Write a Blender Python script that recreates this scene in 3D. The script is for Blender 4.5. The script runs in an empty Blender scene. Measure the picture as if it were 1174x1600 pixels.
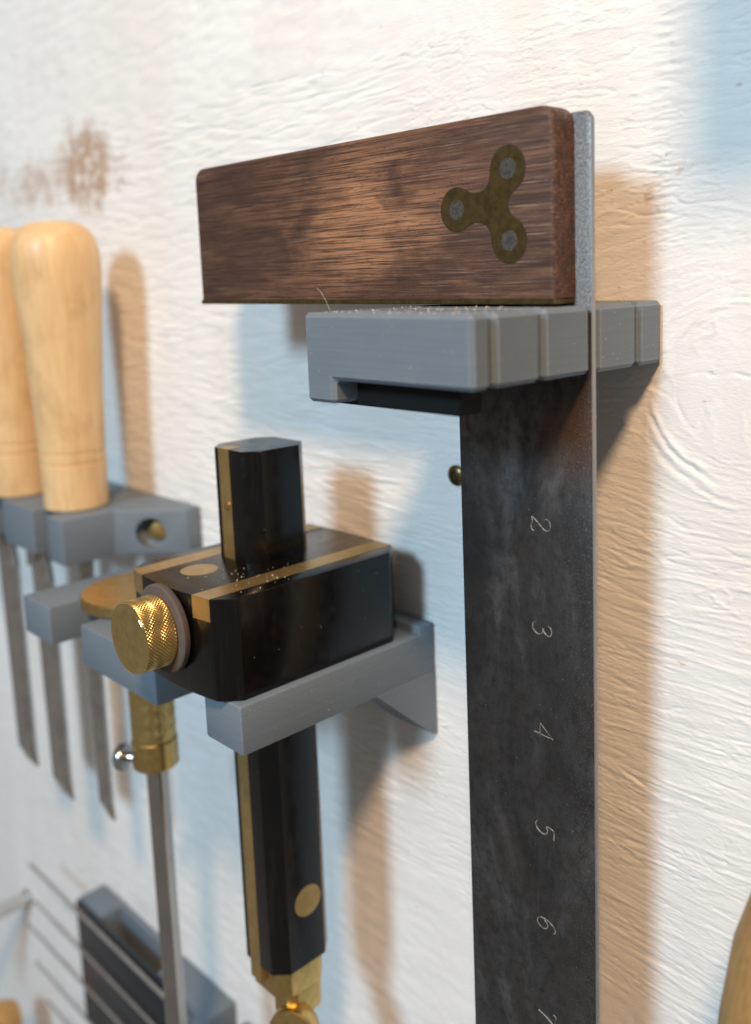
import bpy, bmesh, math, random
import numpy as np
from mathutils import Vector, Matrix

# ------------------------------------------------------------------ scene, camera, light
S = 0.001                                   # everything below is written in millimetres
scene = bpy.context.scene
COL = scene.collection
random.seed(7)

cam_data = bpy.data.cameras.new('camera')
cam = bpy.data.objects.new('camera', cam_data)
COL.objects.link(cam)
scene.camera = cam
R = ((0.71490647, 0.69860376, -0.02935188),
     (0.08031114, -0.12374068, -0.98905933),
     (-0.69459259, 0.70472763, -0.14456868))          # rows: right, down, forward
m = Matrix(((R[0][0], -R[1][0], -R[2][0], 133.881 * S),
            (R[0][1], -R[1][1], -R[2][1], -167.826 * S),
            (R[0][2], -R[1][2], -R[2][2], 7.212 * S),
            (0, 0, 0, 1)))
cam.matrix_world = m
cam_data.sensor_fit = 'VERTICAL'
cam_data.sensor_height = 24.0
cam_data.sensor_width = 24.0
cam_data.lens = 24.0 * 1484.245 / 1600.0
cam_data.shift_x = -(688.65 - 587.0) / 1600.0
cam_data.shift_y = (645.61 - 800.0) / 1600.0
cam_data.clip_start = 0.01
cam_data.clip_end = 10.0
cam_data.dof.use_dof = True
cam_data.dof.focus_distance = 0.232
cam_data.dof.aperture_fstop = cam_data.lens / 3.7

world = bpy.data.worlds.new('World')
scene.world = world
world.use_nodes = True
world.node_tree.nodes['Background'].inputs[0].default_value = (1.0, 0.95, 0.9, 1)
world.node_tree.nodes['Background'].inputs[1].default_value = 0.21


def area_lamp(name, loc, target, size, power, colour):
    d = bpy.data.lights.new(name, 'AREA')
    d.shape = 'DISK'
    d.size = size * S
    d.energy = power
    d.color = colour
    o = bpy.data.objects.new(name, d)
    COL.objects.link(o)
    o.location = Vector(loc) * S
    o.rotation_euler = (Vector(target) - Vector(loc)).to_track_quat('-Z', 'Y').to_euler()
    return o


area_lamp('warm_bench_lamp', (430, -530, 720), (-60, 28, -60), 130, 11.0, (1.0, 0.65, 0.37))
area_lamp('cool_window_light', (109, -1650, 800), (-60, 28, -60), 430, 24.6, (0.53, 0.80, 1.0))

scene.view_settings.view_transform = 'Standard'
scene.view_settings.look = 'None'
scene.view_settings.exposure = 0.0
scene.view_settings.gamma = 1.0


# ------------------------------------------------------------------ materials
class NT:
    def __init__(self, name):
        self.mat = bpy.data.materials.new(name)
        self.mat.use_nodes = True
        self.t = self.mat.node_tree
        self.b = self.t.nodes['Principled BSDF']
        tc = self.t.nodes.new('ShaderNodeTexCoord')
        mp = self.t.nodes.new('ShaderNodeMapping')
        mp.inputs['Scale'].default_value = (1000, 1000, 1000)      # object space in millimetres
        self.t.links.new(tc.outputs['Object'], mp.inputs['Vector'])
        self.co = mp.outputs['Vector']

    def link(self, a, b):
        self.t.links.new(a, b)

    def scale(self, sx, sy, sz, src=None):
        n = self.t.nodes.new('ShaderNodeMapping')
        n.inputs['Scale'].default_value = (sx, sy, sz)
        self.link(src or self.co, n.inputs['Vector'])
        return n.outputs['Vector']

    def noise(self, vec, scale=1.0, detail=4, rough=0.55, dist=0.0):
        n = self.t.nodes.new('ShaderNodeTexNoise')
        n.inputs['Scale'].default_value = scale
        n.inputs['Detail'].default_value = detail
        n.inputs['Roughness'].default_value = rough
        n.inputs['Distortion'].default_value = dist
        self.link(vec, n.inputs['Vector'])
        return n.outputs['Fac']

    def voro(self, vec, scale=1.0, feature='F1'):
        n = self.t.nodes.new('ShaderNodeTexVoronoi')
        n.feature = feature
        n.inputs['Scale'].default_value = scale
        self.link(vec, n.inputs['Vector'])
        return n.outputs['Distance']

    def ramp(self, fac, stops, interp='LINEAR'):
        n = self.t.nodes.new('ShaderNodeValToRGB')
        n.color_ramp.interpolation = interp
        els = n.color_ramp.elements
        while len(els) < len(stops):
            els.new(0.5)
        for e, (p, c) in zip(els, stops):
            e.position = p
            e.color = (c, c, c, 1) if isinstance(c, (int, float)) else (*c, 1)
        self.link(fac, n.inputs['Fac'])
        return n.outputs['Color']

    def mix(self, fac, a, b, mode='MIX'):
        n = self.t.nodes.new('ShaderNodeMix')
        n.data_type = 'RGBA'
        n.blend_type = mode
        for s, v in ((n.inputs['Factor'], fac), (n.inputs['A'], a), (n.inputs['B'], b)):
            pass
        ins = [i for i in n.inputs]
        f = [i for i in ins if i.name == 'Factor' and i.type == 'VALUE'][0]
        A = [i for i in ins if i.name == 'A' and i.type == 'RGBA'][0]
        B = [i for i in ins if i.name == 'B' and i.type == 'RGBA'][0]
        for s, v in ((f, fac), (A, a), (B, b)):
            if isinstance(v, (int, float)):
                s.default_value = v if s is f else (v, v, v, 1)
            elif isinstance(v, tuple):
                s.default_value = (*v, 1)
            else:
                self.link(v, s)
        return [o for o in n.outputs if o.type == 'RGBA'][0]

    def math(self, op, a, b=0.0, clamp=False):
        n = self.t.nodes.new('ShaderNodeMath')
        n.operation = op
        n.use_clamp = clamp
        for s, v in zip(n.inputs, (a, b)):
            if isinstance(v, (int, float)):
                s.default_value = v
            else:
                self.link(v, s)
        return n.outputs[0]

    def sep(self, vec=None):
        n = self.t.nodes.new('ShaderNodeSeparateXYZ')
        self.link(vec or self.co, n.inputs[0])
        return n.outputs

    def bump(self, h, strength, dist=0.0003):
        n = self.t.nodes.new('ShaderNodeBump')
        n.inputs['Strength'].default_value = strength
        n.inputs['Distance'].default_value = dist
        self.link(h, n.inputs['Height'])
        self.link(n.outputs['Normal'], self.b.inputs['Normal'])

    def set(self, **k):
        names = dict(color='Base Color', rough='Roughness', metal='Metallic', spec='Specular IOR Level',
                     coat='Coat Weight', coatr='Coat Roughness', sss='Subsurface Weight', sheen='Sheen Weight')
        for key, v in k.items():
            s = self.b.inputs[names[key]]
            if isinstance(v, tuple):
                s.default_value = (*v, 1)
            elif isinstance(v, (int, float)):
                s.default_value = v
            else:
                self.link(v, s)
        return self


def mat_wall():
    n = NT('white_painted_plywood')
    x, y, z = n.sep()
    long_ = n.scale(0.05, 1, 0.9)
    g = n.noise(long_, 1.0, 5, 0.6, 0.6)
    tone = n.noise(n.scale(0.012, 1, 0.02), 1.0, 3)
    base = n.mix(n.ramp(tone, [(0.35, 0.0), (0.65, 1.0)]), (0.85, 0.84, 0.825), (0.885, 0.88, 0.87))
    base = n.mix(n.ramp(g, [(0.30, 0.4), (0.42, 0.0)]), base, (0.76, 0.73, 0.69))
    ton2 = n.noise(n.scale(0.03, 1, 0.008), 1.0, 4, 0.6)
    base = n.mix(n.ramp(ton2, [(0.42, 0.0), (0.60, 0.5)]), base, (0.80, 0.755, 0.715))
    # worn patches where the brown wood shows through the paint
    wob = n.noise(n.scale(0.07, 1, 0.09), 1.0, 4, 0.6)
    xw = n.math('ADD', x, n.math('MULTIPLY', n.math('SUBTRACT', wob, 0.5), 45.0))
    zw = n.math('ADD', z, n.math('MULTIPLY', n.math('SUBTRACT', n.noise(n.scale(0.1, 1, 0.06), 1.0, 4, 0.6), 0.5), 34.0))
    def patch(cx, cz, rx, rz):
        dx = n.math('DIVIDE', n.math('SUBTRACT', xw, cx), rx)
        dz = n.math('DIVIDE', n.math('SUBTRACT', zw, cz), rz)
        r2 = n.math('ADD', n.math('MULTIPLY', dx, dx), n.math('MULTIPLY', dz, dz))
        return n.math('SUBTRACT', 1.0, r2, True)
    p = n.math('MAXIMUM', patch(-270, 57, 38, 20), n.math('MULTIPLY', patch(-322, 56, 28, 14), 0.6))
    p = n.math('MAXIMUM', p, n.math('MULTIPLY', patch(-366, 62, 14, 12), 0.35))
    wear = n.noise(n.scale(0.13, 1, 0.15), 1.0, 6, 0.68)
    w = n.math('MULTIPLY', n.math('MULTIPLY', p, 1.3, True), n.ramp(wear, [(0.36, 0.25), (0.52, 1.0)]))
    base = n.mix(n.math('MULTIPLY', w, 0.85), base, (0.44, 0.27, 0.165))
    cl = n.math('MULTIPLY', patch(14, 26, 5, 5), n.ramp(wear, [(0.4, 0.0), (0.6, 0.8)]))
    base = n.mix(cl, base, (0.55, 0.36, 0.22))
    # little rubs and specks
    sp = n.noise(n.scale(0.25, 1, 0.45), 1.0, 3, 0.5)
    base = n.mix(n.ramp(sp, [(0.735, 0.0), (0.76, 0.55)]), base, (0.52, 0.38, 0.26))
    n.set(color=base, rough=0.5, spec=0.35)
    fine = n.math('ADD', n.noise(n.scale(0.6, 1, 2.2), 1.0, 4, 0.6),
                  n.math('MULTIPLY', n.noise(n.co, 3.0, 2), 0.4))
    n.bump(fine, 0.35, 0.00035)
    return n.mat


def mat_pla():
    n = NT('grey_printed_plastic')
    x, y, z = n.sep()
    v = n.noise(n.co, 0.09, 3)
    c = n.mix(v, (0.140, 0.180, 0.222), (0.165, 0.205, 0.248))
    d = n.noise(n.co, 1.1, 2, 0.5)
    c = n.mix(n.ramp(d, [(0.72, 0.0), (0.77, 0.5)]), c, (0.45, 0.42, 0.37))
    # scuffs: short pale rubs in any direction, and a dusty film
    sc = n.noise(n.scale(0.25, 0.25, 1.6), 1.0, 5, 0.7, 1.2)
    c = n.mix(n.ramp(sc, [(0.63, 0.0), (0.74, 0.38)]), c, (0.36, 0.37, 0.38))
    bv = n.t.nodes.new('ShaderNodeBevel')
    bv.samples = 4
    bv.inputs['Radius'].default_value = 0.0007
    ge = n.t.nodes.new('ShaderNodeNewGeometry')
    dt = n.t.nodes.new('ShaderNodeVectorMath')
    dt.operation = 'DOT_PRODUCT'
    n.link(bv.outputs[0], dt.inputs[0])
    n.link(ge.outputs['Normal'], dt.inputs[1])
    rub_and_glint = n.math('MULTIPLY', n.ramp(dt.outputs['Value'], [(0.90, 1.0), (0.99, 0.0)]), n.ramp(sc, [(0.38, 0.1), (0.62, 0.75)]))
    c = n.mix(rub_and_glint, c, (0.33, 0.36, 0.385))  # edge lightening: some rub, plus the chamfer highlight painted into the colour
    layers = n.math('SINE', n.math('MULTIPLY', z, 2 * math.pi / 0.45))
    band = n.noise(n.scale(0.02, 0.02, 1.3), 1.0, 4, 0.7)
    c = n.mix(n.ramp(band, [(0.40, 0.18), (0.60, 0.0)]), c, (0.10, 0.13, 0.165))
    n.set(color=c, rough=n.ramp(sc, [(0.3, 0.40), (0.7, 0.58)]), spec=0.4)
    h = n.math('ADD', n.math('MULTIPLY', layers, 0.25), n.math('MULTIPLY', band, 2.0))
    n.bump(h, 0.22, 0.0001)
    return n.mat


def mat_rosewood():
    n = NT('worn_rosewood')
    x, y, z = n.sep()
    fine = n.noise(n.scale(0.055, 1.2, 2.6), 1.0, 8, 0.68, 0.12)
    streak = n.noise(n.scale(0.030, 0.5, 0.42), 1.0, 5, 0.6, 0.7)
    blotch = n.noise(n.scale(0.042, 0.05, 0.075), 1.0, 4, 0.55, 0.5)
    c = n.ramp(streak, [(0.25, (0.050, 0.023, 0.016)), (0.45, (0.090, 0.044, 0.029)),
                        (0.58, (0.140, 0.070, 0.043)), (0.75, (0.200, 0.108, 0.066))])
    # a paler heart band along the middle of the stock
    bx = n.math('SUBTRACT', 1.0, n.math('ABSOLUTE', n.math('DIVIDE', n.math('ADD', x, 44.0), 44.0)), True)
    bz = n.math('SUBTRACT', 1.0, n.math('ABSOLUTE', n.math('DIVIDE', n.math('SUBTRACT', z, 21.0), 24.0)), True)
    heart = n.math('MULTIPLY', n.math('MULTIPLY', bx, bz), n.ramp(blotch, [(0.40, 0.3), (0.55, 1.5)]))
    c = n.mix(n.math('MULTIPLY', heart, 1.1, True), c, (0.40, 0.20, 0.105))
    c = n.mix(n.ramp(fine, [(0.40, 0.9), (0.56, 0.0)]), c, (0.032, 0.014, 0.011))
    c = n.mix(n.ramp(blotch, [(0.36, 0.5), (0.56, 0.0)]), c, (0.055, 0.027, 0.020))
    kx = n.math('DIVIDE', n.math('ADD', x, 71.0), 11.0)
    kz = n.math('DIVIDE', n.math('SUBTRACT', z, 22.0), 13.0)
    kr = n.math('SUBTRACT', 1.0, n.math('ADD', n.math('MULTIPLY', kx, kx), n.math('MULTIPLY', kz, kz)), True)
    c = n.mix(n.math('MULTIPLY', kr, n.ramp(blotch, [(0.40, 0.6), (0.60, 0.3)])), c, (0.030, 0.015, 0.012))
    pores = n.noise(n.scale(0.5, 2, 5.0), 1.0, 2, 0.5)
    c = n.mix(n.ramp(pores, [(0.64, 0.0), (0.70, 0.7)]), c, (0.018, 0.009, 0.008))
    # pale scuffed hairlines, denser near the riveted end
    hair = n.noise(n.scale(0.05, 1, 3.2), 1.0, 6, 0.72)
    dens = n.ramp(n.math('DIVIDE', n.math('ADD', x, 90.0), 100.0, True), [(0.0, 0.2), (0.9, 0.95)])
    c = n.mix(n.math('MULTIPLY', n.ramp(hair, [(0.57, 0.0), (0.70, 1.0)]), dens), c, (0.40, 0.29, 0.215))
    n.set(color=c, rough=n.ramp(fine, [(0.3, 0.62), (0.7, 0.42)]), spec=0.4)
    n.bump(n.math('ADD', fine, n.math('MULTIPLY', hair, 0.5)), 0.5, 0.0002)
    return n.mat


def mat_blade():
    n = NT('patinated_steel')
    x, y, z = n.sep()
    big = n.noise(n.scale(0.045, 0.05, 0.022), 1.0, 6, 0.66, 0.9)
    med = n.noise(n.scale(0.35, 0.35, 0.30), 1.0, 5, 0.65)
    c = n.ramp(big, [(0.32, (0.050, 0.048, 0.048)), (0.50, (0.085, 0.083, 0.086)), (0.68, (0.185, 0.183, 0.190))])
    c = n.mix(n.ramp(med, [(0.38, 0.55), (0.54, 0.0)]), c, (0.026, 0.025, 0.025))
    scr = n.noise(n.scale(2.6, 1, 0.03), 1.0, 4, 0.7)
    c = n.mix(n.ramp(scr, [(0.60, 0.0), (0.72, 0.30)]), c, (0.24, 0.235, 0.23))
    br = n.noise(n.scale(0.045, 1, 0.03), 1.0, 4, 0.6)
    c = n.mix(n.ramp(br, [(0.50, 0.0), (0.66, 0.4)]), c, (0.085, 0.064, 0.050))
    # brown rust bloom by the outer edge under the bracket
    rz = n.math('SUBTRACT', 1.0, n.math('ABSOLUTE', n.math('DIVIDE', n.math('ADD', z, 27.0), 16.0)), True)
    rx = n.math('DIVIDE', n.math('SUBTRACT', x, 1.0), 14.0, True)
    grit = n.noise(n.co, 1.9, 3, 0.7)
    rust = n.math('MULTIPLY', n.math('MULTIPLY', rz, rx), n.ramp(grit, [(0.38, 0.2), (0.6, 1.0)]))
    c = n.mix(rust, c, (0.17, 0.085, 0.045))
    # pitted bright grains toward the outer edge
    ex = n.math('DIVIDE', n.math('SUBTRACT', x, 9.0), 11.0, True)
    c = n.mix(n.math('MULTIPLY', n.math('ADD', n.math('MULTIPLY', ex, 0.75), 0.12),
                     n.ramp(grit, [(0.56, 0.0), (0.72, 0.8)])), c, (0.34, 0.325, 0.315))
    spk = n.noise(n.co, 1.3, 2, 0.5)
    c = n.mix(n.ramp(spk, [(0.715, 0.0), (0.75, 0.8)]), c, (0.40, 0.37, 0.33))
    # the root that sits in the stock has been cleaned to bright steel
    top = n.math('MULTIPLY', n.math('ADD', z, 2.0), 0.8, True)
    bright = n.mix(n.ramp(grit, [(0.36, 0.0), (0.66, 1.0)]), (0.10, 0.092, 0.092), (0.30, 0.29, 0.295))
    c = n.mix(top, c, bright)
    edge = n.math('MULTIPLY', n.math('SUBTRACT', x, 20.42), 8.0, True)
    c = n.mix(n.math('MULTIPLY', edge, 0.8), c, (0.46, 0.44, 0.43))
    n.set(color=c, metal=0.72, rough=n.ramp(med, [(0.3, 0.58), (0.7, 0.36)]))
    n.bump(n.math('ADD', med, n.math('MULTIPLY', grit, 0.7)), 0.28, 0.00022)
    return n.mat


def mat_numeral():
    n = NT('worn_stamped_numeral')
    w = n.noise(n.co, 0.9, 3, 0.6)
    c = n.mix(n.ramp(w, [(0.40, 0.0), (0.52, 1.0)]), (0.08, 0.08, 0.08), (0.25, 0.245, 0.24))
    n.set(color=c, metal=0.2, rough=0.6)
    return n.mat


def mat_metal(name, c1, c2, rough, scale=0.4, bump=0.06, metal=1.0):
    n = NT(name)
    v = n.noise(n.co, scale, 4, 0.6)
    f = n.noise(n.co, 2.0, 3)
    n.set(color=n.mix(n.ramp(v, [(0.35, 0.0), (0.65, 1.0)]), c1, c2), metal=metal,
          rough=n.math('ADD', n.math('MULTIPLY', f, 0.16), rough - 0.08))
    n.bump(f, bump, 0.0001)
    return n.mat


def mat_ebony():
    n = NT('polished_ebony')
    v = n.noise(n.scale(0.5, 0.5, 0.05), 1.0, 5, 0.6)
    c = n.mix(n.ramp(v, [(0.55, 0.0), (0.75, 1.0)]), (0.003, 0.0024, 0.0021), (0.014, 0.0080, 0.0050))
    dust = n.noise(n.co, 1.0, 2, 0.5)
    c = n.mix(n.ramp(dust, [(0.76, 0.0), (0.79, 0.45)]), c, (0.35, 0.32, 0.28))
    n.set(color=c, rough=n.ramp(n.noise(n.co, 0.25, 3), [(0.35, 0.15), (0.7, 0.28)]), spec=0.4)
    n.bump(n.noise(n.scale(1.0, 1.0, 0.2), 1.0, 2), 0.03, 0.0001)
    return n.mat


def mat_pale_wood(name, c1, c2, axis='z', rough=0.45):
    n = NT(name)
    sc = (0.7, 0.7, 0.035) if axis == 'z' else (0.04, 0.7, 0.7)
    v = n.noise(n.scale(*sc), 1.0, 5, 0.6, 0.5)
    b = n.noise(n.co, 0.03, 3)
    c = n.mix(n.ramp(v, [(0.32, 0.0), (0.66, 1.0)]), c1, c2)
    c = n.mix(n.math('MULTIPLY', b, 0.3), c, tuple(k * 0.8 for k in c1))
    gr = n.noise(n.scale(0.09, 0.09, 0.05), 1.0, 5, 0.65)
    c = n.mix(n.ramp(gr, [(0.48, 0.0), (0.72, 0.5)]), c, (c1[0] * 0.55, c1[1] * 0.48, c1[2] * 0.42))
    n.set(color=c, rough=rough, spec=0.4, coat=0.15, coatr=0.3)
    n.bump(v, 0.08, 0.0002)
    return n.mat


def mat_plain(name, c, rough=0.6, var=0.25, spec=0.4):
    n = NT(name)
    v = n.noise(n.co, 0.5, 4, 0.6)
    n.set(color=n.mix(v, tuple(k * (1 - var) for k in c), tuple(min(1, k * (1 + var)) for k in c)), rough=rough, spec=spec)
    n.bump(n.noise(n.co, 2.5, 3), 0.2, 0.0001)
    return n.mat


M = dict(
    wall=mat_wall(), pla=mat_pla(), rosewood=mat_rosewood(), blade=mat_blade(), numeral=mat_numeral(),
    old_brass=mat_metal('tarnished_brass', (0.120, 0.084, 0.032), (0.190, 0.134, 0.056), 0.30, 0.5, 0.12, 0.85),
    brass=mat_metal('bright_brass', (0.55, 0.37, 0.13), (0.68, 0.47, 0.18), 0.32),
    knurl=mat_metal('knurled_brass', (0.60, 0.42, 0.16), (0.74, 0.54, 0.22), 0.33),
    inlay=mat_metal('polished_brass_inlay', (0.36, 0.235, 0.085), (0.46, 0.31, 0.12), 0.36, 0.2, 0.04, 0.75),
    rivet=mat_metal('dull_steel_rivet', (0.060, 0.055, 0.050), (0.13, 0.120, 0.108), 0.6, 1.2, 0.25, 0.6),
    steel=mat_metal('bright_steel', (0.40, 0.38, 0.36), (0.55, 0.53, 0.51), 0.22, 0.1),
    chisel=mat_metal('brushed_chisel_steel', (0.55, 0.52, 0.49), (0.68, 0.65, 0.62), 0.22, 0.12),
    ebony=mat_ebony(),
    birch=mat_pale_wood('turned_birch', (0.72, 0.47, 0.23), (0.82, 0.585, 0.32)),
    beech=mat_pale_wood('oiled_beech', (0.40, 0.21, 0.065), (0.60, 0.36, 0.13)),
    mirror=mat_metal('lapped_brass', (0.72, 0.54, 0.22), (0.80, 0.62, 0.28), 0.10, 0.4, 0.02),
    wire=mat_metal('grey_wire', (0.30, 0.29, 0.28), (0.40, 0.39, 0.38), 0.35, 0.3, 0.05, 0.4),
    rodsteel=mat_metal('polished_rod', (0.45, 0.42, 0.39), (0.52, 0.49, 0.46), 0.13, 0.05, 0.01),
    felt=mat_plain('grey_leather_washer', (0.105, 0.085, 0.078), 0.85),
    black=mat_plain('black_magnet_strip', (0.012, 0.016, 0.022), 0.25, 0.3, 0.5),
    recess_shade=mat_plain('painted_shade_black', (0.010, 0.010, 0.0105), 0.75, 0.25, 0.25),  # near-black colour standing in for deep shade
    recess=mat_plain('dark_drive_recess', (0.03, 0.024, 0.015), 0.6),
    dust=mat_plain('sawdust', (0.48, 0.44, 0.38), 0.95),
)


# ------------------------------------------------------------------ mesh helpers (millimetres, world axes)
def empty(name, origin, label, cat, group=None):
    o = bpy.data.objects.new(name, None)
    COL.objects.link(o)
    o.empty_display_size = 0.01
    o.location = Vector(origin) * S
    o['label'] = label
    o['category'] = cat
    if group:
        o['group'] = group
    o['_org'] = [float(v) for v in origin]
    return o


def org_of(o):
    return Vector(o['_org']) if o is not None and '_org' in o else Vector((0, 0, 0))


def build(name, bm, mat, parent=None, origin=None, smooth=None, label=None, cat=None, kind=None):
    """link a bmesh (world millimetres) as one mesh object under its parent"""
    org = Vector(origin) if origin is not None else (org_of(parent) if parent else Vector((0, 0, 0)))
    for v in bm.verts:
        v.co = (v.co - org) * S
    bmesh.ops.recalc_face_normals(bm, faces=bm.faces[:])
    me = bpy.data.meshes.new(name)
    bm.to_mesh(me)
    bm.free()
    me.materials.append(mat)
    if smooth is not None:
        me.polygons.foreach_set('use_smooth', [True] * len(me.polygons))
        me.set_sharp_from_angle(angle=math.radians(smooth))
    o = bpy.data.objects.new(name, me)
    COL.objects.link(o)
    o['_org'] = [float(v) for v in org]
    if parent is not None:
        o.parent = parent
        o.location = (org - org_of(parent)) * S
    else:
        o.location = org * S
    if label:
        o['label'] = label
    if cat:
        o['category'] = cat
    if kind:
        o['kind'] = kind
    return o


def box(x0, x1, y0, y1, z0, z1, bevel=0.0, seg=1, bm=None):
    b = bmesh.new()
    bmesh.ops.create_cube(b, size=1.0)
    for v in b.verts:
        v.co = Vector(((x0 + x1) / 2 + v.co.x * (x1 - x0), (y0 + y1) / 2 + v.co.y * (y1 - y0), (z0 + z1) / 2 + v.co.z * (z1 - z0)))
    if bevel:
        bmesh.ops.bevel(b, geom=b.edges[:], offset=bevel, segments=seg, profile=0.5, affect='EDGES')
    return merge(bm, b)


def merge(bm, b):
    if bm is None:
        return b
    me = bpy.data.meshes.new('tmp')
    b.to_mesh(me)
    b.free()
    bm.from_mesh(me)
    bpy.data.meshes.remove(me)
    return bm


def prism(pts, z0, z1, bevel=0.0, seg=2, bm=None, M4=None, angle=20):
    """extrude a plan polygon (x, y) from z0 to z1"""
    b = bmesh.new()
    lo = [b.verts.new((x, y, z0)) for x, y in pts]
    hi = [b.verts.new((x, y, z1)) for x, y in pts]
    b.faces.new(lo[::-1])
    b.faces.new(hi)
    n = len(pts)
    for i in range(n):
        b.faces.new((lo[i], lo[(i + 1) % n], hi[(i + 1) % n], hi[i]))
    bmesh.ops.recalc_face_normals(b, faces=b.faces[:])
    if bevel:
        e = [k for k in b.edges if k.calc_face_angle(0) > math.radians(angle)]
        bmesh.ops.bevel(b, geom=e, offset=bevel, segments=seg, profile=0.5, affect='EDGES', clamp_overlap=True)
    if M4 is not None:
        bmesh.ops.transform(b, matrix=M4, verts=b.verts)
    return merge(bm, b)


def frame(axis, centre):
    """matrix taking local z to `axis`, placed at centre"""
    q = Vector((0, 0, 1)).rotation_difference(Vector(axis).normalized())
    return Matrix.Translation(Vector(centre)) @ q.to_matrix().to_4x4()


def lathe(profile, centre, axis=(0, 0, 1), n=48, bm=None):
    """profile: list of (r, h) along the axis, closed at both ends when r == 0"""
    b = bmesh.new()
    rings = []
    for r, h in profile:
        if r <= 1e-6:
            rings.append([b.verts.new((0, 0, h))])
        else:
            rings.append([b.verts.new((r * math.cos(2 * math.pi * k / n), r * math.sin(2 * math.pi * k / n), h)) for k in range(n)])
    for a, c in zip(rings, rings[1:]):
        for k in range(n):
            k2 = (k + 1) % n
            if len(a) == 1 and len(c) == 1:
                continue
            if len(a) == 1:
                b.faces.new((a[0], c[k], c[k2]))
            elif len(c) == 1:
                b.faces.new((a[k], a[k2], c[0]))
            else:
                b.faces.new((a[k], a[k2], c[k2], c[k]))
    bmesh.ops.transform(b, matrix=frame(axis, centre), verts=b.verts)
    return merge(bm, b)


def knurled(r, h0, h1, centre, axis, n=132, rows=28, depth=0.32, teeth=44, twist=None):
    """cylinder with a diamond knurl of real relief; closed by end chamfers"""
    b = bmesh.new()
    rings = []
    twist = twist if twist is not None else (h1 - h0) / (2 * math.pi * r / teeth)
    def tri(t):
        t = t % 1.0
        return abs(2 * t - 1)
    for j in range(rows + 1):
        h = h0 + (h1 - h0) * j / rows
        fade = min(1, min(j, rows - j) / 2.0)
        ring = []
        for k in range(n):
            a = k / n
            v = min(tri(a * teeth + twist * j / rows), tri(a * teeth - twist * j / rows))
            rr = r - depth * (1 - v) * fade - (1 - fade) * depth * 1.2
            ring.append(b.verts.new((rr * math.cos(2 * math.pi * a), rr * math.sin(2 * math.pi * a), h)))
        rings.append(ring)
    for a, c in zip(rings, rings[1:]):
        for k in range(n):
            b.faces.new((a[k], a[(k + 1) % n], c[(k + 1) % n], c[k]))
    b.faces.new(rings[0][::-1])
    b.faces.new(rings[-1])
    bmesh.ops.transform(b, matrix=frame(axis, centre), verts=b.verts)
    return b


def tube(pts, r, n=6, bm=None):
    b = bmesh.new()
    pts = [Vector(p) for p in pts]
    rings = []
    for i, p in enumerate(pts):
        t = (pts[min(i + 1, len(pts) - 1)] - pts[max(i - 1, 0)]).normalized()
        q = Vector((0, 0, 1)).rotation_difference(t)
        rings.append([b.verts.new(p + q @ Vector((r * math.cos(2 * math.pi * k / n), r * math.sin(2 * math.pi * k / n), 0))) for k in range(n)])
    for a, c in zip(rings, rings[1:]):
        for k in range(n):
            b.faces.new((a[k], a[(k + 1) % n], c[(k + 1) % n], c[k]))
    b.faces.new(rings[0][::-1])
    b.faces.new(rings[-1])
    return merge(bm, b)


# ------------------------------------------------------------------ the wall: painted plywood with real relief
WALL = 28.5
_rng = np.random.RandomState(3)
_G = _rng.rand(512, 512) * 2 * np.pi
_GX, _GY = np.cos(_G), np.sin(_G)


def pn(x, y):
    """2-D gradient noise, about -0.7..0.7"""
    xi, yi = np.floor(x).astype(int), np.floor(y).astype(int)
    xf, yf = x - xi, y - yi
    u, v = xf * xf * xf * (xf * (xf * 6 - 15) + 10), yf * yf * yf * (yf * (yf * 6 - 15) + 10)
    def g(i, j, fx, fy):
        a, b_ = i & 511, j & 511
        return _GX[a, b_] * fx + _GY[a, b_] * fy
    n00, n10 = g(xi, yi, xf, yf), g(xi + 1, yi, xf - 1, yf)
    n01, n11 = g(xi, yi + 1, xf, yf - 1), g(xi + 1, yi + 1, xf - 1, yf - 1)
    return (n00 * (1 - u) + n10 * u) * (1 - v) + (n01 * (1 - u) + n11 * u) * v


def sst(a, b, t):
    t = np.clip((t - a) / (b - a), 0, 1)
    return t * t * (3 - 2 * t)


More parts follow.
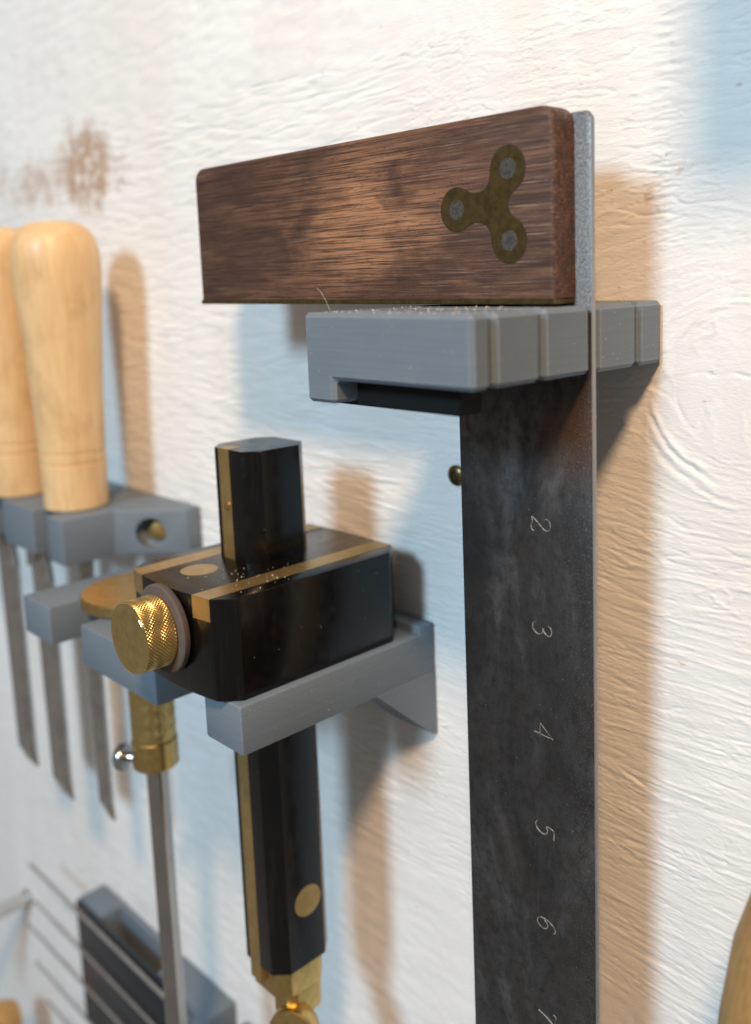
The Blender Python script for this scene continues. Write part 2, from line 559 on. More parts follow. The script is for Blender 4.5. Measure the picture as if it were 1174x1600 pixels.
def wall_height(x, z):
    kx, kz, ka = 34.0, -19.0, 15.0
    dx, dz = x - kx, z - kz
    r = np.sqrt(dx * dx + dz * dz) + 1e-6
    psi = dz * (1 - np.clip(ka * ka / (r * r), 0, 0.93)) + kz
    warp = 6 * pn(x / 80, z / 50 + 9) + 1.6 * pn(x / 24, z / 14 + 3)
    c = psi + warp
    def lines(sx, sc, wid, off, jit=0.5):
        """thin broken strands along the grain: 1 on the strand, 0 away from it"""
        g = pn(x / sx + off, (c + jit * pn(x / 5 + off, z / 3.0)) / sc + off * 0.7)
        return np.clip(1 - np.abs(g) / wid, 0, 1) ** 1.5
    def mask(sx, sz, off, a0, a1):
        return sst(a0, a1, pn(x / sx + off, z / sz + 2 * off))
    h = 0.45 * pn(x / 95 + 7, z / 75) + 0.16 * pn(x / 40 + 90, c / 6.0)
    h += 0.14 * pn(x / 17 + 31, c / 2.4) + 0.10 * pn(x / 6.5 + 61, c / 1.3)
    h -= 0.30 * lines(26, 3.6, 0.07, 4.3) * mask(28, 16, 12.1, -0.05, 0.25)
    h += 0.26 * lines(19, 3.0, 0.08, 23.7) * mask(24, 15, 33.0, -0.05, 0.28)
    h -= 0.20 * lines(11, 1.9, 0.09, 47.1) * mask(15, 11, 55.5, 0.0, 0.28)
    h += 0.20 * lines(9, 1.7, 0.10, 71.9) * mask(15, 10, 81.4, 0.0, 0.25)
    h += 0.07 * pn(x / 1.6, z / 1.0) * mask(20, 20, 15.0, -0.2, 0.4)
    # pits
    h -= 0.30 * sst(0.46, 0.60, pn(x / 2.6 + 3, z / 1.7 + 8)) * mask(18, 14, 93.0, -0.1, 0.3)
    # a column of coarse ripples beside the square
    col = np.exp(-((x - 15) / 3.2) ** 2) * sst(2, 22, z)
    h += col * 0.5 * pn(x / 5 + 20, (c + 0.4 * pn(x / 2, z)) / 1.15)
    # below the knot the strands run long and straight
    low = sst(-30, -60, z) * sst(-30, 10, x)
    h += low * (0.22 * lines(60, 4.2, 0.10, 17.3, 0.25) - 0.24 * lines(48, 3.6, 0.09, 37.9, 0.25))
    # the knot: torn arcs of different reach
    a = np.arctan2(dz, dx)
    rj = r + 1.1 * pn(a * 2.2 + 4, r / 9) + 0.5 * pn(x / 2.5, z / 2.5)
    def arc(rad, wid, a0, a1, amp):
        w = sst(a0 - 0.25, a0 + 0.2, a) * (1 - sst(a1 - 0.2, a1 + 0.25, a))
        return amp * w * np.exp(-((rj - rad) / wid) ** 2) * (0.55 + 0.9 * np.clip(0.4 + pn(a * 5 + rad, r / 3), 0, 1))
    h += arc(18.0, 0.6, 1.2, 2.7, 0.22) + arc(15.2, 0.5, 0.9, 2.4, 0.10)
    h += arc(22.5, 0.9, -2.9, -1.95, 0.50) + arc(25.3, 0.7, -2.7, -1.75, 0.34) + arc(28.4, 0.7, -2.4, -1.5, 0.22)
    h -= arc(23.9, 0.5, -2.8, -1.9, 0.25) + arc(26.9, 0.5, -2.6, -1.6, 0.2)
    crackz = kz + 2.0 + 1.2 * pn(x / 5, x * 0 + 2.2)
    h -= 0.42 * np.exp(-((z - crackz) / 0.34) ** 2) * sst(20, 24, x) * (0.3 + 0.7 * sst(-0.1, 0.2, pn(x / 4, x * 0 + 7.7)))
    # a small dimple ring low on the right
    d2 = np.sqrt(((x - 30.3) * 1.0) ** 2 + ((z + 68.9) * 1.25) ** 2) + 0.5 * pn(x / 1.7, z / 1.7)
    h += 0.55 * np.exp(-((d2 - 2.2) / 0.45) ** 2) * (0.5 + np.clip(pn(np.arctan2(z + 68.9, x - 30.3) * 1.5, x * 0), -0.4, 0.6))
    far = sst(-40, -110, x)
    h += far * (0.30 * pn(x / 15 + 7.7, c / 3.4) + 0.34 * lines(22, 4.6, 0.12, 64.2) * mask(40, 24, 7.9, -0.15, 0.2) - 0.30 * lines(30, 5.0, 0.11, 88.8))
    up = sst(30, 55, z)
    h += up * (0.10 * pn(x / 7 + 2, c / 1.5) - 0.16 * lines(10, 2.2, 0.10, 28.4) * mask(16, 12, 61.0, -0.1, 0.25))
    return (0.66 + 0.2 * far) * h


def make_wall():
    xs = np.concatenate([np.arange(-620, -70, 2.0), np.arange(-70, 44, 0.42), np.arange(44.5, 160, 4.0)])
    zs = np.concatenate([np.arange(-560, -186, 1.3), np.arange(-186, 72, 0.34), np.arange(72, 210, 1.3)])
    X, Z = np.meshgrid(xs, zs, indexing='ij')
    H = wall_height(X, Z)
    Y = WALL - H + 0.0
    nx, nz = len(xs), len(zs)
    co = np.stack([X, Y, Z], -1).reshape(-1, 3) * S
    idx = np.arange(nx * nz).reshape(nx, nz)
    f = np.stack([idx[:-1, :-1], idx[1:, :-1], idx[1:, 1:], idx[:-1, 1:]], -1).reshape(-1, 4)
    # back sheet so that the board has a thickness
    xa, xb, za, zb, yb = xs[0] * S, xs[-1] * S, zs[0] * S, zs[-1] * S, (WALL + 12) * S
    extra = np.array([[xa, yb, za], [xb, yb, za], [xb, yb, zb], [xa, yb, zb]])
    n0 = len(co)
    co = np.vstack([co, extra])
    me = bpy.data.meshes.new('wall')
    me.vertices.add(len(co))
    me.vertices.foreach_set('co', co.astype(np.float32).ravel())
    back = np.array([[n0, n0 + 3, n0 + 2, n0 + 1]])
    f = np.vstack([f, back])
    me.loops.add(f.size)
    me.loops.foreach_set('vertex_index', f.astype(np.int32).ravel())
    me.polygons.add(len(f))
    me.polygons.foreach_set('loop_start', np.arange(0, f.size, 4, dtype=np.int32))
    me.polygons.foreach_set('loop_total', np.full(len(f), 4, dtype=np.int32))
    me.update(calc_edges=True)
    me.validate()
    me.polygons.foreach_set('use_smooth', [True] * len(me.polygons))
    me.materials.append(M['wall'])
    o = bpy.data.objects.new('wall', me)
    COL.objects.link(o)
    o['kind'] = 'structure'
    o['label'] = 'white painted plywood wall with raised grain and a knot'
    return o


make_wall()

# ------------------------------------------------------------------ bracket that carries the try square
def square_bracket():
    t = empty('square_bracket', (-11, 28, -10), 'grey printed bracket with slotted fingers under the wooden stock', 'bracket')
    Zt, Zb = -0.3, -14.9
    X0, X1 = -36.0, 14.6
    # front finger and its down-turned lip are one piece: outline in x/z pushed through y
    pts = [(X0, Zt), (X1, Zt), (X1, Zb), (-26.4, Zb), (-26.4, -20.1), (X0, -20.1)]
    b = prism(pts, 32.7, 38.0, 0.9, 1, M4=Matrix(((1, 0, 0, 0), (0, 0, -1, 0), (0, 1, 0, 0), (0, 0, 0, 1))))
    build('finger', b, M['pla'], t)
    for y0, y1 in ((-31.3, -17.5), (-16.1, -0.5), (2.3, 17.3), (18.7, 28.3)):
        build('finger', box(-27.0, X1, y0, y1, Zb, Zt, 1.0), M['pla'], t)
    build('spine', box(X0 + 0.02, -26.4, -33.5, 28.25, Zb + 0.02, Zt - 0.02, 0.5), M['pla'], t)
    b = box(X0 + 0.03, -26.45, -34.0, 28.2, -20.05, Zb + 0.5, 0.45)
    build('lower_lip', b, M['pla'], t)
    build('shade_panel', box(-35.2, 4.6, -31.2, -24.0, -21.2, Zb - 0.02, 0.5), M['recess_shade'], t, label='black panel standing in for the shade under the fingers')  # panel whose black colour paints in the shade of the recess
    return t


square_bracket()


# ------------------------------------------------------------------ try square
def trace_outline(circles, webs, k, start, step=0.25):
    """trace the zero line of a smooth union of circles and capsules"""
    P = lambda x, z: None
    def sdf(x, z):
        ds = [math.hypot(x - cx, z - cz) - r for cx, cz, r in circles]
        for (ax, az, bx, bz, r) in webs:
            vx, vz = bx - ax, bz - az
            tt = max(0, min(1, ((x - ax) * vx + (z - az) * vz) / (vx * vx + vz * vz)))
            ds.append(math.hypot(x - ax - tt * vx, z - az - tt * vz) - r)
        return -math.log(sum(math.exp(-d / k) for d in ds)) * k
    def grad(x, z, e=1e-3):
        return ((sdf(x + e, z) - sdf(x - e, z)) / (2 * e), (sdf(x, z + e) - sdf(x, z - e)) / (2 * e))
    x, z = start
    for _ in range(30):
        gx, gz = grad(x, z)
        d = sdf(x, z) / (gx * gx + gz * gz)
        x, z = x - gx * d, z - gz * d
    out = [(x, z)]
    for i in range(2000):
        gx, gz = grad(x, z)
        L = math.hypot(gx, gz)
        x, z = x - gz / L * step, z + gx / L * step
        for _ in range(3):
            gx, gz = grad(x, z)
            d = sdf(x, z) / (gx * gx + gz * gz)
            x, z = x - gx * d, z - gz * d
        if i > 10 and math.hypot(x - out[0][0], z - out[0][1]) < step * 0.7:
            break
        out.append((x, z))
    return out


DIGITS = {   # strokes in a 4 x 6 cell (u right, v up)
    '1': [[(1.2, 4.8), (2.4, 6.0), (2.0, 0.0)]],
    '2': [[(0.5, 4.6), (0.7, 5.5), (1.6, 6.0), (2.7, 5.9), (3.4, 5.1), (3.2, 4.1), (2.3, 2.9), (1.2, 1.6), (0.4, 0.3), (1.4, 0.55), (2.6, 0.1), (3.5, 0.3), (3.9, 1.0)]],
    '3': [[(0.7, 5.0), (1.2, 5.8), (2.2, 6.0), (3.2, 5.5), (3.2, 4.4), (2.4, 3.5), (1.6, 3.3), (2.6, 3.2), (3.4, 2.4), (3.2, 1.0), (2.2, 0.1), (1.0, 0.2), (0.3, 1.1)]],
    '4': [[(2.9, 0.0), (3.3, 6.0), (0.2, 2.0), (3.9, 1.9)]],
    '5': [[(3.9, 5.8), (1.5, 5.8), (1.1, 3.6), (2.2, 3.9), (3.2, 3.3), (3.4, 2.0), (2.7, 0.6), (1.5, 0.0), (0.4, 0.6)]],
    '6': [[(3.4, 5.5), (2.5, 6.0), (1.4, 5.1), (0.6, 3.2), (0.7, 1.2), (1.7, 0.1), (2.8, 0.5), (3.4, 1.9), (2.9, 3.2), (1.8, 3.4), (0.8, 2.4)]],
    '7': [[(0.3, 4.9), (0.6, 5.8), (2.0, 5.5), (3.8, 5.9), (2.4, 3.0), (1.5, 0.0)]],
}


def smooth_line(pts, sub=5):
    out = []
    n = len(pts)
    for i in range(n - 1):
        p0, p1, p2, p3 = pts[max(i - 1, 0)], pts[i], pts[i + 1], pts[min(i + 2, n - 1)]
        for s in range(sub):
            t = s / sub
            out.append(tuple(0.5 * (2 * p1[j] + (p2[j] - p0[j]) * t + (2 * p0[j] - 5 * p1[j] + 4 * p2[j] - p3[j]) * t * t
                                    + (-p0[j] + 3 * p1[j] - 3 * p2[j] + p3[j]) * t ** 3) for j in (0, 1)))
    out.append(pts[-1])
    return out


def try_square():
    t = empty('try_square', (-6, 0, -0.3), 'old try square with dark rosewood stock and blackened steel blade', 'try square')
    # stock: two cheeks with the blade let in between
    def cheek(y0, y1):
        xe = 10.4 if y0 < 0 else 6.6
        pts = [(-127.2, 1.5), (xe, 1.5), (xe, 41.4), (-127.2, 41.0)]
        b = bmesh.new()
        lo = [b.verts.new((x, y0, z)) for x, z in pts]
        hi = [b.verts.new((x, y1, z)) for x, z in pts]
        b.faces.new(lo)
        b.faces.new(hi[::-1])
        for i in range(4):
            b.faces.new((lo[i], lo[(i + 1) % 4], hi[(i + 1) % 4], hi[i]))
        bmesh.ops.recalc_face_normals(b, faces=b.faces[:])
        # generous rounding of the top corners, then all outer arrises
        top = [e for e in b.edges if abs(e.verts[0].co.y - e.verts[1].co.y) > 0.1 and e.verts[0].co.z > 30]
        bmesh.ops.bevel(b, geom=top, offset=4.0, segments=6, profile=0.5, affect='EDGES')
        outer = y0 if y0 < 0 else y1
        ed = [e for e in b.edges if abs(e.verts[0].co.y - outer) < 1e-4 and abs(e.verts[1].co.y - outer) < 1e-4
              and not (e.verts[0].co.z < 2 and e.verts[1].co.z < 2)]
        bmesh.ops.bevel(b, geom=ed, offset=1.3, segments=3, profile=0.5, affect='EDGES', clamp_overlap=True)
        return b
    b = cheek(-7.2, 0.0)
    merge(b, cheek(1.55, 7.2))
    box(-126.0, -25.6, 0.0, 1.55, 1.6, 38.6, bm=b)
    stock = build('stock', b, M['rosewood'], t, smooth=35)
    for y0, y1, xe in ((-7.35, -0.05, 10.2), (1.6, 7.3, 6.4)):
        build('wear_plate', box(-127.1, xe, y0, y1, 0.25, 1.48, 0.15), M['old_brass'], t)
    # blade
    b = bmesh.new()
    pts = [(-25.2, -232.0), (14.6, -232.0), (14.6, 38.6), (13.4, 40.1), (-25.2, 40.1)]
    lo = [b.verts.new((x, 0.0, z)) for x, z in pts]
    hi = [b.verts.new((x, 1.5, z)) for x, z in pts]
    b.faces.new(lo)
    b.faces.new(hi[::-1])
    for i in range(len(pts)):
        j = (i + 1) % len(pts)
        b.faces.new((lo[i], lo[j], hi[j], hi[i]))
    bmesh.ops.recalc_face_normals(b, faces=b.faces[:])
    bmesh.ops.bevel(b, geom=b.edges[:], offset=0.2, segments=2, profile=0.5, affect='EDGES')
    for v in b.verts:
        v.co.y = v.co.y * 0.98 + 0.02
    blade = build('blade', b, M['blade'], t, smooth=40)
    # stamped inch numerals, turned a quarter clockwise
    for d in '234567':
        nb = None
        zc = -25.4 * int(d)
        for st in DIGITS[d]:
            line = smooth_line(st, 1 if d in '14' else 5)
            P = [(-3.0 + v * 0.95, 0.02, zc + 2.0 - u * 0.95) for u, v in line]
            nb = tube(P, 0.19, 5, nb)
        build('numeral', nb, M['numeral'], blade)
    # three-lobed brass plate let into the stock, with steel rivets
    lobes = [(-2.0, 29.3), (-17.4, 21.6), (-1.9, 14.0)]
    circ = [(x, z, 4.75) for x, z in lobes]
    cx, cz = -6.6, 21.6
    webs = [(cx, cz, x, z, 3.0) for x, z in lobes]
    pts = trace_outline(circ, webs, 0.8, (3.5, 29.3))
    b = bmesh.new()
    lo = [b.verts.new((x, -7.27, z)) for x, z in pts]
    hi = [b.verts.new((x, -6.3, z)) for x, z in pts]
    b.faces.new(lo)
    b.faces.new(hi[::-1])
    for i in range(len(pts)):
        j = (i + 1) % len(pts)
        b.faces.new((lo[i], lo[j], hi[j], hi[i]))
    plate = build('brass_plate', b, M['old_brass'], t)
    # the dark line of old polish round the inlay
    ring = trace_outline([(x, z, 4.93) for x, z in lobes], [(cx, cz, x, z, 3.18) for x, z in lobes], 0.8, (3.7, 29.3))
    b = bmesh.new()
    lo = [b.verts.new((x, -7.225, z)) for x, z in ring]
    hi = [b.verts.new((x, -6.5, z)) for x, z in ring]
    b.faces.new(lo)
    b.faces.new(hi[::-1])
    for i in range(len(ring)):
        j = (i + 1) % len(ring)
        b.faces.new((lo[i], lo[j], hi[j], hi[i]))
    build('seam', b, M['recess'], plate)
    for x, z in lobes:
        build('rivet', lathe([(0, 0), (2.3, 0), (2.3, 0.48), (2.2, 0.55), (0, 0.56)], (x, -6.76, z), (0, -1, 0), 28), M['rivet'], t)
    return t


try_square()


# ------------------------------------------------------------------ bracket with three arms for the two gauges
def gauge_bracket():
    t = empty('gauge_bracket', (-132, 28, -110), 'grey printed bracket with three arms holding both marking gauges', 'bracket')
    zt, zb = -100.5, -114.2
    for x0, x1 in ((-200.2, -179.0), (-155.6, -108.6), (-82.3, -64.8)):
        build('arm', box(x0, x1, -42.2, 28.0, zb, zt, 0.9, 2), M['pla'], t, smooth=30)
        b = bmesh.new()
        pts = [(8.0, zb + 0.5), (28.2, zb + 0.5), (28.2, -134.2), (26.6, -134.2), (4.0, zb + 0.3)]
        lo = [b.verts.new((x0 + 0.15, y, z)) for y, z in pts]
        hi = [b.verts.new((x1 - 0.05, y, z)) for y, z in pts]
        b.faces.new(lo)
        b.faces.new(hi[::-1])
        for i in range(len(pts)):
            j = (i + 1) % len(pts)
            b.faces.new((lo[i], lo[j], hi[j], hi[i]))
        build('gusset', b, M['pla'], t)
    build('back_plate', box(-200.0, -65.0, 22.0, 28.3, -114.0, -98.2, 0.6, 2), M['pla'], t, smooth=30)
    return t


gauge_bracket()


# ------------------------------------------------------------------ ebony and brass marking gauge
def front_y(x):
    u = (x + 91.5) / 24.5
    return -46.2 + 2.6 * u * u


def marking_gauge():
    t = empty('marking_gauge', (-92, -13, -100.4), 'black ebony marking gauge with brass inlays and knurled thumbscrew', 'gauge')
    zt, zb = -72.9, -100.4
    xs = [-116 + 4.5 + (49 - 9) * k / 14 for k in range(15)]
    plan = [(x, front_y(x)) for x in xs]
    plan += [(-67.0, -39.5), (-67.0, 13.0)]
    plan += [(x, 19.5 - 2.0 * ((x + 91.5) / 24.5) ** 2) for x in xs[::-1]]
    plan += [(-116.0, 13.0), (-116.0, -39.5)]
    head = build('head', prism(plan, zb, zt, 0.5, 2, angle=30), M['ebony'], t, smooth=25)
    for x0, x1 in ((-79.0, -72.2), (-111.8, -105.0)):
        q = [(x0, front_y(x0) - 0.06), (x1, front_y(x1) - 0.06), (x1, 18.4), (x0, 18.4)]
        build('inlay_strip', prism(q, -79.0, zt + 0.06), M['inlay'], t)
    build('inlay_pin', lathe([(0, 0), (5.2, 0), (5.2, 0.55), (0, 0.55)], (-96.5, -32.5, zt - 0.5), n=40), M['inlay'], t, smooth=40)
    # beam
    c = (-97.0, -10.0)
    a, k = 10.8, 4.2
    oct_ = [(c[0] - a + k, c[1] - a), (c[0] + a - k, c[1] - a), (c[0] + a, c[1] - a + k), (c[0] + a, c[1] + a - k),
            (c[0] + a - k, c[1] + a), (c[0] - a + k, c[1] + a), (c[0] - a, c[1] + a - k), (c[0] - a, c[1] - a + k)]
    beam = build('beam', prism(oct_, -203.0, -40.4, 0.25, 2), M['ebony'], t, smooth=20)
    build('beam_strip', prism([(-101.6, -20.86), (-96.2, -20.86), (-96.2, -16.5), (-101.6, -16.5)], -208.5, -40.34), M['inlay'], beam)
    build('strip_screw', lathe([(0, 0), (1.5, 0), (1.5, 0.3), (0.9, 0.6), (0, 0.6)], (-98.6, -20.8, -57), (0, -1, 0), 20), M['brass'], beam, smooth=40)
    build('beam_pin', lathe([(0, 0), (4.9, 0), (4.9, 0.55), (0, 0.55)], (-86.7, -9.0, -182), (1, 0, 0), 36), M['inlay'], beam, smooth=40)
    # brass foot with its cutter clamp
    s = 0.84
    foot = [(c[0] + (x - c[0]) * s, c[1] + (y - c[1]) * s) for x, y in oct_]
    end = build('beam_foot', prism(foot, -212.5, -203.02, 0.4, 2), M['brass'], t, smooth=20)
    f2 = [(c[0] + 3 + (x - c[0]) * 0.5, c[1] + 1 + (y - c[1]) * 0.62) for x, y in oct_]
    build('cutter_clamp', prism(f2, -222.0, -212.52, 0.4, 2), M['brass'], t, smooth=20)
    build('clamp_screw', lathe([(0, 0), (7.2, 0), (7.6, 0.8), (7.6, 5.0), (6.8, 6.0), (3.2, 6.1), (3.0, 5.2), (0, 5.2)],
                               (-90.5, -12.5, -224.5), (0.55, -0.8, 0.15), 32), M['brass'], t, smooth=40)
    # thumbscrew on the front of the head
    kc = (-91.4, 0, -84.4)
    tw = knurled(9.7, 0.0, 8.6, (kc[0], -48.6, kc[2]), (0, -1, 0), 240, 36, 0.26, 60)
    ts = build('thumbscrew', tw, M['knurl'], t)
    build('screw_face', lathe([(9.5, -0.05), (9.4, 0.35), (8.8, 0.55), (8.3, 0.25), (7.7, -0.15), (5.0, -1.2), (2.5, -1.6), (0, -1.75)][::-1],
                              (kc[0], -57.2, kc[2]), (0, -1, 0), 56), M['mirror'], ts, smooth=60)
    build('screw_shank', lathe([(0, 0), (4, 0), (4, 8), (0, 8)], (kc[0], -42.0, kc[2]), (0, -1, 0), 24), M['brass'], t, smooth=40)
    build('washer', lathe([(4.2, 0), (11.9, 0), (12.2, 0.4), (12.2, 1.7), (11.8, 2.1), (4.2, 2.1), (4.2, 0)], (kc[0], -46.4, kc[2]), (0, -1, 0), 48), M['felt'], t, smooth=40)
    return t


marking_gauge()


# ------------------------------------------------------------------ brass wheel gauge
def wheel_gauge():
    cx, cy = -161.5, -16.5
    t = empty('wheel_gauge', (cx, cy, -100.4), 'brass disc marking gauge with knurled barrel and slim steel rod', 'gauge')
    build('disc', lathe([(0, 0), (19.6, 0), (20.4, 0.6), (20.4, 3.6), (19.8, 4.2), (0, 4.2)], (cx, cy, -100.4), n=72), M['brass'], t, smooth=40)
    build('neck', lathe([(0, 0), (6.0, 0), (6.0, 14), (0, 14)], (cx, cy, -114.3), n=32), M['brass'], t, smooth=40)
    build('barrel', knurled(7.7, -36.0, 0.0, (cx, cy, -114.6), (0, 0, 1), 96, 60, 0.2, 40, 26), M['knurl'], t)
    build('collar', lathe([(0, -10.5), (7.2, -10.5), (7.9, -9.8), (7.9, -0.4), (7.5, 0), (0, 0)], (cx, cy, -150.7), n=40), M['brass'], t, smooth=40)
    ax = Vector((-0.80, -0.60, 0))
    p = Vector((cx, cy, -159.0)) + ax * 7.4
    sc = build('set_screw', lathe([(0, 0), (1.8, 0), (1.8, 3.6), (4.6, 3.7), (5.0, 4.4), (4.6, 6.4), (3.0, 7.6), (0, 8.0)], p, ax, 28), M['steel'], t, smooth=50)
    build('rod', lathe([(0, -360), (3.7, -360), (3.7, -161), (0, -161)], (cx, cy, 0), n=48), M['rodsteel'], t, smooth=40)
    return t


wheel_gauge()


# ------------------------------------------------------------------ chisel rack with its chisels
def chisel_rack():
    t = empty('chisel_rack', (-270, 28, -91), 'grey printed rack holding the wooden handled chisels', 'rack')
    f = -18.8
    def notch(xc, hw=6.8, deep=0.0):
        pts = [(xc + hw, f)]
        for k in range(9):
            a = math.pi * k / 8
            pts.append((xc + hw * math.cos(a), deep + hw * math.sin(a)))
        pts.append((xc - hw, f))
        return pts
    plan = [(-196.0, 28.3), (-195.6, 22.0), (-217.6, 2.2), (-218.0, f)]
    for xc in (-238.2, -283.0, -319.0):
        plan += notch(xc)
    plan += [(-360, f), (-360, 28.3)]
    b = prism(plan, -100.0, -81.6, 0.7, 2, angle=40)
    o = build('body', b, M['pla'], t, smooth=30)
    # countersunk hole in the slanted face
    fc = Vector((-206.9, 11.9, -91.2))
    nrm = Vector((19.8, -22.0, 0)).normalized()
    cut = lathe([(0, 2), (6.2, 2), (6.2, -4.0), (2.4, -8.0), (0, -8.0)], fc, nrm, 32)
    me = bpy.data.meshes.new('cut')
    for v in cut.verts:
        v.co = v.co * S
    bmesh.ops.recalc_face_normals(cut, faces=cut.faces[:])
    cut.to_mesh(me)
    cut.free()
    co = bpy.data.objects.new('cut', me)
    COL.objects.link(co)
    md = o.modifiers.new('hole', 'BOOLEAN')
    md.operation = 'DIFFERENCE'
    md.object = co
    md.solver = 'EXACT'
    bpy.context.view_layer.update()
    dg = bpy.context.evaluated_depsgraph_get()
    new = bpy.data.meshes.new_from_object(o.evaluated_get(dg))
    o.modifiers.clear()
    if len(new.polygons) > 20:
        o.data = new
        o.data.set_sharp_from_angle(angle=math.radians(30))
    bpy.data.objects.remove(co)
    build('screw', lathe([(0, -6), (3.8, -5.4), (4.2, -4.6), (3.4, -3.4), (1.2, -2.9), (0, -2.9)], fc + Vector((1.2, 1.1, 0)) , nrm, 28), M['brass'], t, smooth=40)
    return t


chisel_rack()


def chisel(xc, yc, width, tip, bx, by, label):
    t = empty('chisel', (xc, yc, -81.5), label, 'chisel', 'chisels hanging in the printed rack')
    z0 = -81.5
    prof = [(0, 0), (11.9, 0), (12.4, 0.6), (12.6, 18.0), (12.1, 18.5), (12.6, 19.1), (12.7, 22.4), (12.2, 22.9), (12.8, 23.5),
            (13.1, 34), (13.6, 48), (14.4, 62), (15.4, 76), (16.3, 88), (16.7, 96), (16.4, 102), (15.2, 107), (12.8, 110.8),
            (9.0, 112.9), (4.5, 113.6), (0, 113.7)]
    hb = lathe(prof, (xc, yc, z0), n=56)
    bmesh.ops.rotate(hb, verts=hb.verts, cent=(xc, yc, z0), matrix=Matrix.Rotation(xc * 1.7, 3, 'Z'))
    build('handle', hb, M['birch'], t, origin=(xc, yc, z0 + 40 * math.sin(xc)), smooth=30)
    build('shank', lathe([(0, 0), (4.6, 0), (4.2, -17), (3.2, -24), (3.4, -32), (0, -32)], ((xc + bx) / 2, (yc + by) / 2, z0), n=24), M['chisel'], t, smooth=40)
    # blade: flat back toward the wall, bevelled sides and a ground tip
    hw = width / 2
    b = bmesh.new()
    secs = [(-104, min(3.2, hw), 3.0, 0.3), (-112, hw * 0.75, 2.6, 0.4), (-120, hw, 2.2, 0.45), (tip + 9, hw, 1.9, 0.45), (tip, hw, 0.12, 0.02)]
    rings = []
    for z, w, th, ch in secs:
        yb = by + 2.0
        rings.append([b.verts.new(p) for p in ((bx - w, yb, z), (bx + w, yb, z), (bx + w, yb - th * ch * 1.2, z),
                                              (bx + w * 0.66, yb - th * 2, z), (bx - w * 0.66, yb - th * 2, z), (bx - w, yb - th * ch * 1.2, z))])
    for a, c in zip(rings, rings[1:]):
        for i in range(6):
            j = (i + 1) % 6
            b.faces.new((a[i], a[j], c[j], c[i]))
    b.faces.new(rings[0])
    b.faces.new(rings[-1][::-1])
    build('blade', b, M['chisel'], t)
    return t


chisel(-238, -3, 7.0, -219, -235, -3, 'narrow chisel with pale turned handle nearest the screw in the rack')
chisel(-283, -7, 15.0, -224, -277, -4, 'wide chisel with pale turned handle partly hidden behind its narrow neighbour')
chisel(-319, -5, 16.0, -220, -312, -5, 'broad steel chisel blade at the left edge of the photo')


# ------------------------------------------------------------------ strip with thin steel rods, bottom left
def rod_rack():
    t = empty('rod_rack', (-254, 28, -330), 'dark strip in a grey printed frame below the gauges', 'rack')
    build('end_block', box(-315, -292, 14.5, 28.2, -372, -301.4, 0.6, 2), M['pla'], t, smooth=30)
    build('end_block', box(-236, -194.5, 14.5, 28.2, -372, -301.4, 0.6, 2), M['pla'], t, smooth=30)
    build('back_rail', box(-293, -235, 25.0, 28.2, -372, -301.5, 0.4, 2), M['pla'], t, smooth=30)
    build('magnet_strip', box(-314.6, -212, 12.2, 14.45, -371, -302.2, 0.5, 2), M['black'], t, smooth=30)
    return t


rod_rack()
names = ['uppermost', 'second', 'third', 'fourth', 'fifth', 'lowest']
for i, (z, xl) in enumerate(((-304.6, -367), (-326, -366), (-346, -382), (-366, -372), (-384, -361), (-405, -374))):
    y = 10.6
    xr = -205 + (i % 3) * 7
    b = tube([(xl, y, z), (xl + 1.5, y, z), (xr, y, z)], 0.7 if i else 0.9, 10)
    build('steel_rod', b, M['wire'], None, origin=((xl + xr) / 2, y, z), smooth=40,
          label='thin steel rod across the dark strip, %s of the row' % names[i], cat='rod')['group'] = 'thin steel rods on the dark strip'

b = box(-186, -158, 4, 28.2, -345, -305.0, 0.8, 2)
box(-150, -120, 4, 28.2, -345, -305.0, 0.8, 2, bm=b)
box(-186, -120, 20, 28.1, -344, -306.0, 0.8, 2, bm=b)
build('tool_holder', b, M['pla'], None, origin=(-153, 28, -345), smooth=30,
      label='grey printed holder at the bottom edge behind the brass beam foot', cat='holder')

# ------------------------------------------------------------------ fixings and other tools
t = empty('wall_screw', (-53.6, 28.4, -50.8), 'small brass screw in the wall beside the steel blade', 'screw')
build('head', lathe([(0, -1), (3.0, -1), (3.0, 0.3), (2.5, 0.8), (1.3, 1.0), (1.2, 0.4), (0, 0.3)], (-53.6, 28.0, -50.8), (0, -1, 0), 28), M['old_brass'], t, smooth=40)
build('drive_recess', lathe([(0, 0.2), (1.25, 0.2), (1.25, 0.5), (0, 0.5)], (-53.6, 28.0, -50.8), (0, -1, 0), 6), M['recess'], t)

t = empty('steel_peg', (-424, 28, -360), 'bent steel peg poking from the wall at the left edge', 'peg')
b = lathe([(0, 0), (3.6, 0), (4.0, 1.0), (4.0, 30), (4.0, 90), (3.4, 92), (0, 92)], (-424, 28.8, -361), (0, -1, 0.0), 20)
build('shaft', b, M['chisel'], t, smooth=40)
build('flange', lathe([(0, 0), (5.6, 0), (5.4, 1.6), (3.2, 3.2), (0, 3.2)], (-424, 28.8, -361), (0, -1, 0), 24), M['chisel'], t, smooth=40)

t = empty('wooden_peg', (-404, 0, -418), 'round wooden peg end with a dark centre in the bottom left corner', 'peg')
build('rim', lathe([(0, -10), (9, -10), (11, -5), (13, 0), (13.2, 5), (12, 8), (9.5, 9), (8.5, 6), (0, 6)], (-411, 0, -421), (0.05, -1, 0.1), 40), M['beech'], t, smooth=40)
build('plug', lathe([(0, 0), (8.3, 0), (8.3, 0.8), (0, 1.2)], Vector((-411, 0, -421)) + Vector((0.05, -1, 0.1)).normalized() * 6.1, (0.05, -1, 0.1), 32), M['recess'], t, smooth=40)

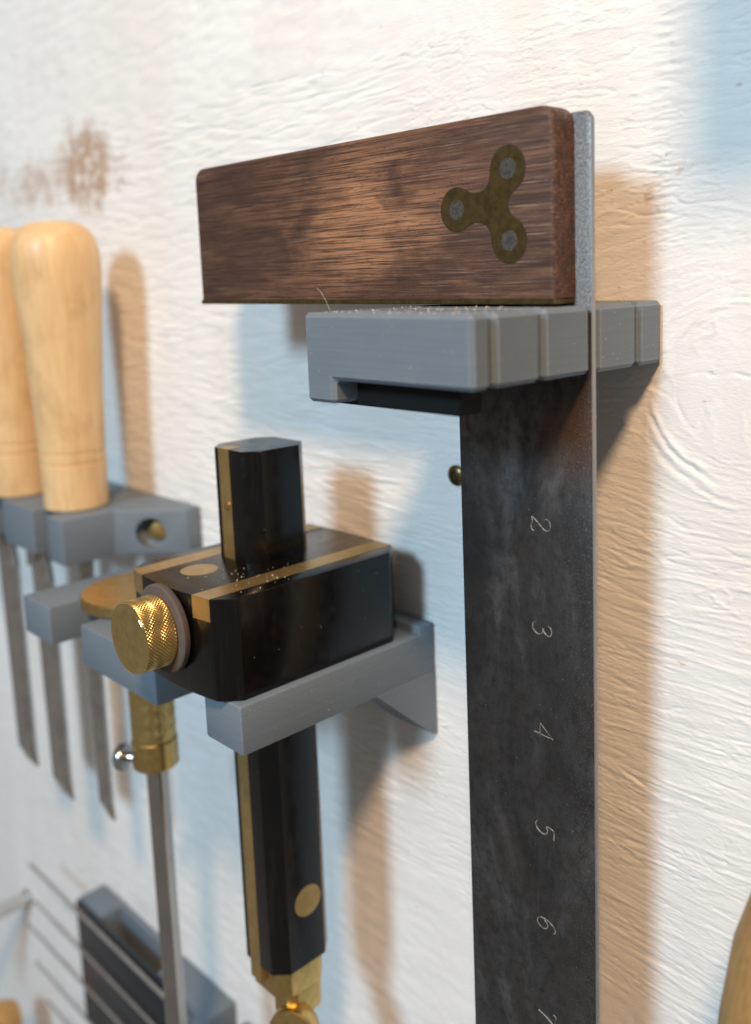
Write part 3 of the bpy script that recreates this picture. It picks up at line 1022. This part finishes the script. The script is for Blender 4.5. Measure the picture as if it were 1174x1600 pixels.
t = empty('mallet_with_added_head', (76, 0, -190), 'oiled wooden mallet handle with rounded end at the right edge, its unseen head added to cast a shadow', 'mallet')
prof = [(0, -215), (16, -214), (22, -208), (25.5, -196), (27.4, -176), (27.6, -156), (26.6, -140), (24.2, -124), (20.5, -112), (16, -103), (12.5, -94), (11, -80), (10.5, 105), (0, 105)]
build('handle', lathe(prof, (76, 0, 0), n=64), M['beech'], t, smooth=30)
build('head', box(65.5, 124, -36, 26, 100, 180, 3, 3), M['beech'], t, smooth=30)  # unseen block, added to cast the blue shadow at upper right

# ------------------------------------------------------------------ sawdust on the ledges
def dust():
    b = bmesh.new()
    rnd = random.Random(5)
    def speck(p, r):
        mt = Matrix.Translation(Vector(p)) @ Matrix.Rotation(rnd.random() * 6.28, 4, Vector((rnd.random(), rnd.random(), rnd.random() + 0.1)).normalized()) @ Matrix.Diagonal((r * rnd.uniform(0.6, 2.0), r, r * rnd.uniform(0.4, 0.8), 1))
        bmesh.ops.create_icosphere(b, subdivisions=1, radius=1.0, matrix=mt)
    for _ in range(150):                                  # on the square's bracket
        x = rnd.uniform(-30, 13)
        y = rnd.choice((rnd.uniform(-36.5, -33.6), rnd.uniform(-30, -18.6), rnd.uniform(-15, -8)))
        speck((x, y, -0.22), rnd.uniform(0.07, 0.26))
    for _ in range(45):                                   # clinging to the finger ends
        y = rnd.choice((rnd.uniform(-30, -18.6), rnd.uniform(-15, -2), rnd.uniform(3.5, 16), rnd.uniform(20, 27)))
        speck((14.62, y, rnd.uniform(-13.5, -1.6)), rnd.uniform(0.06, 0.14))
    for _ in range(22):                                   # on its front
        speck((rnd.uniform(-35, 12), -38.02, rnd.uniform(-13.5, -2)), rnd.uniform(0.06, 0.13))
    for _ in range(60):                                   # on the gauge head
        x, y = rnd.gauss(-84, 9), rnd.gauss(-26, 8)
        if -114 < x < -69 and -42 < y < 15 and not (-109 < x < -85 and -22 < y < 2):
            speck((x, y, -72.8), rnd.uniform(0.07, 0.24))
    for _ in range(10):
        speck((-66.98, rnd.uniform(-39, 12), rnd.uniform(-98, -75)), rnd.uniform(0.05, 0.13))
    for _ in range(40):                                   # on the gauge bracket
        speck((-64.78, rnd.uniform(-40, 26), rnd.uniform(-112, -102)), rnd.uniform(0.06, 0.15))
    tube([(-32.6, -33, -0.1), (-33.2, -33.6, 2.2), (-34.4, -34.0, 4.2), (-35.4, -34.2, 5.0)], 0.05, 5, bm=b)      # a stray fibre
    build('sawdust', b, M['dust'], None, label='pale sawdust specks on the brackets and gauge head', cat='sawdust', kind='stuff')


dust()

for o in scene.objects:
    if '_org' in o:
        del o['_org']
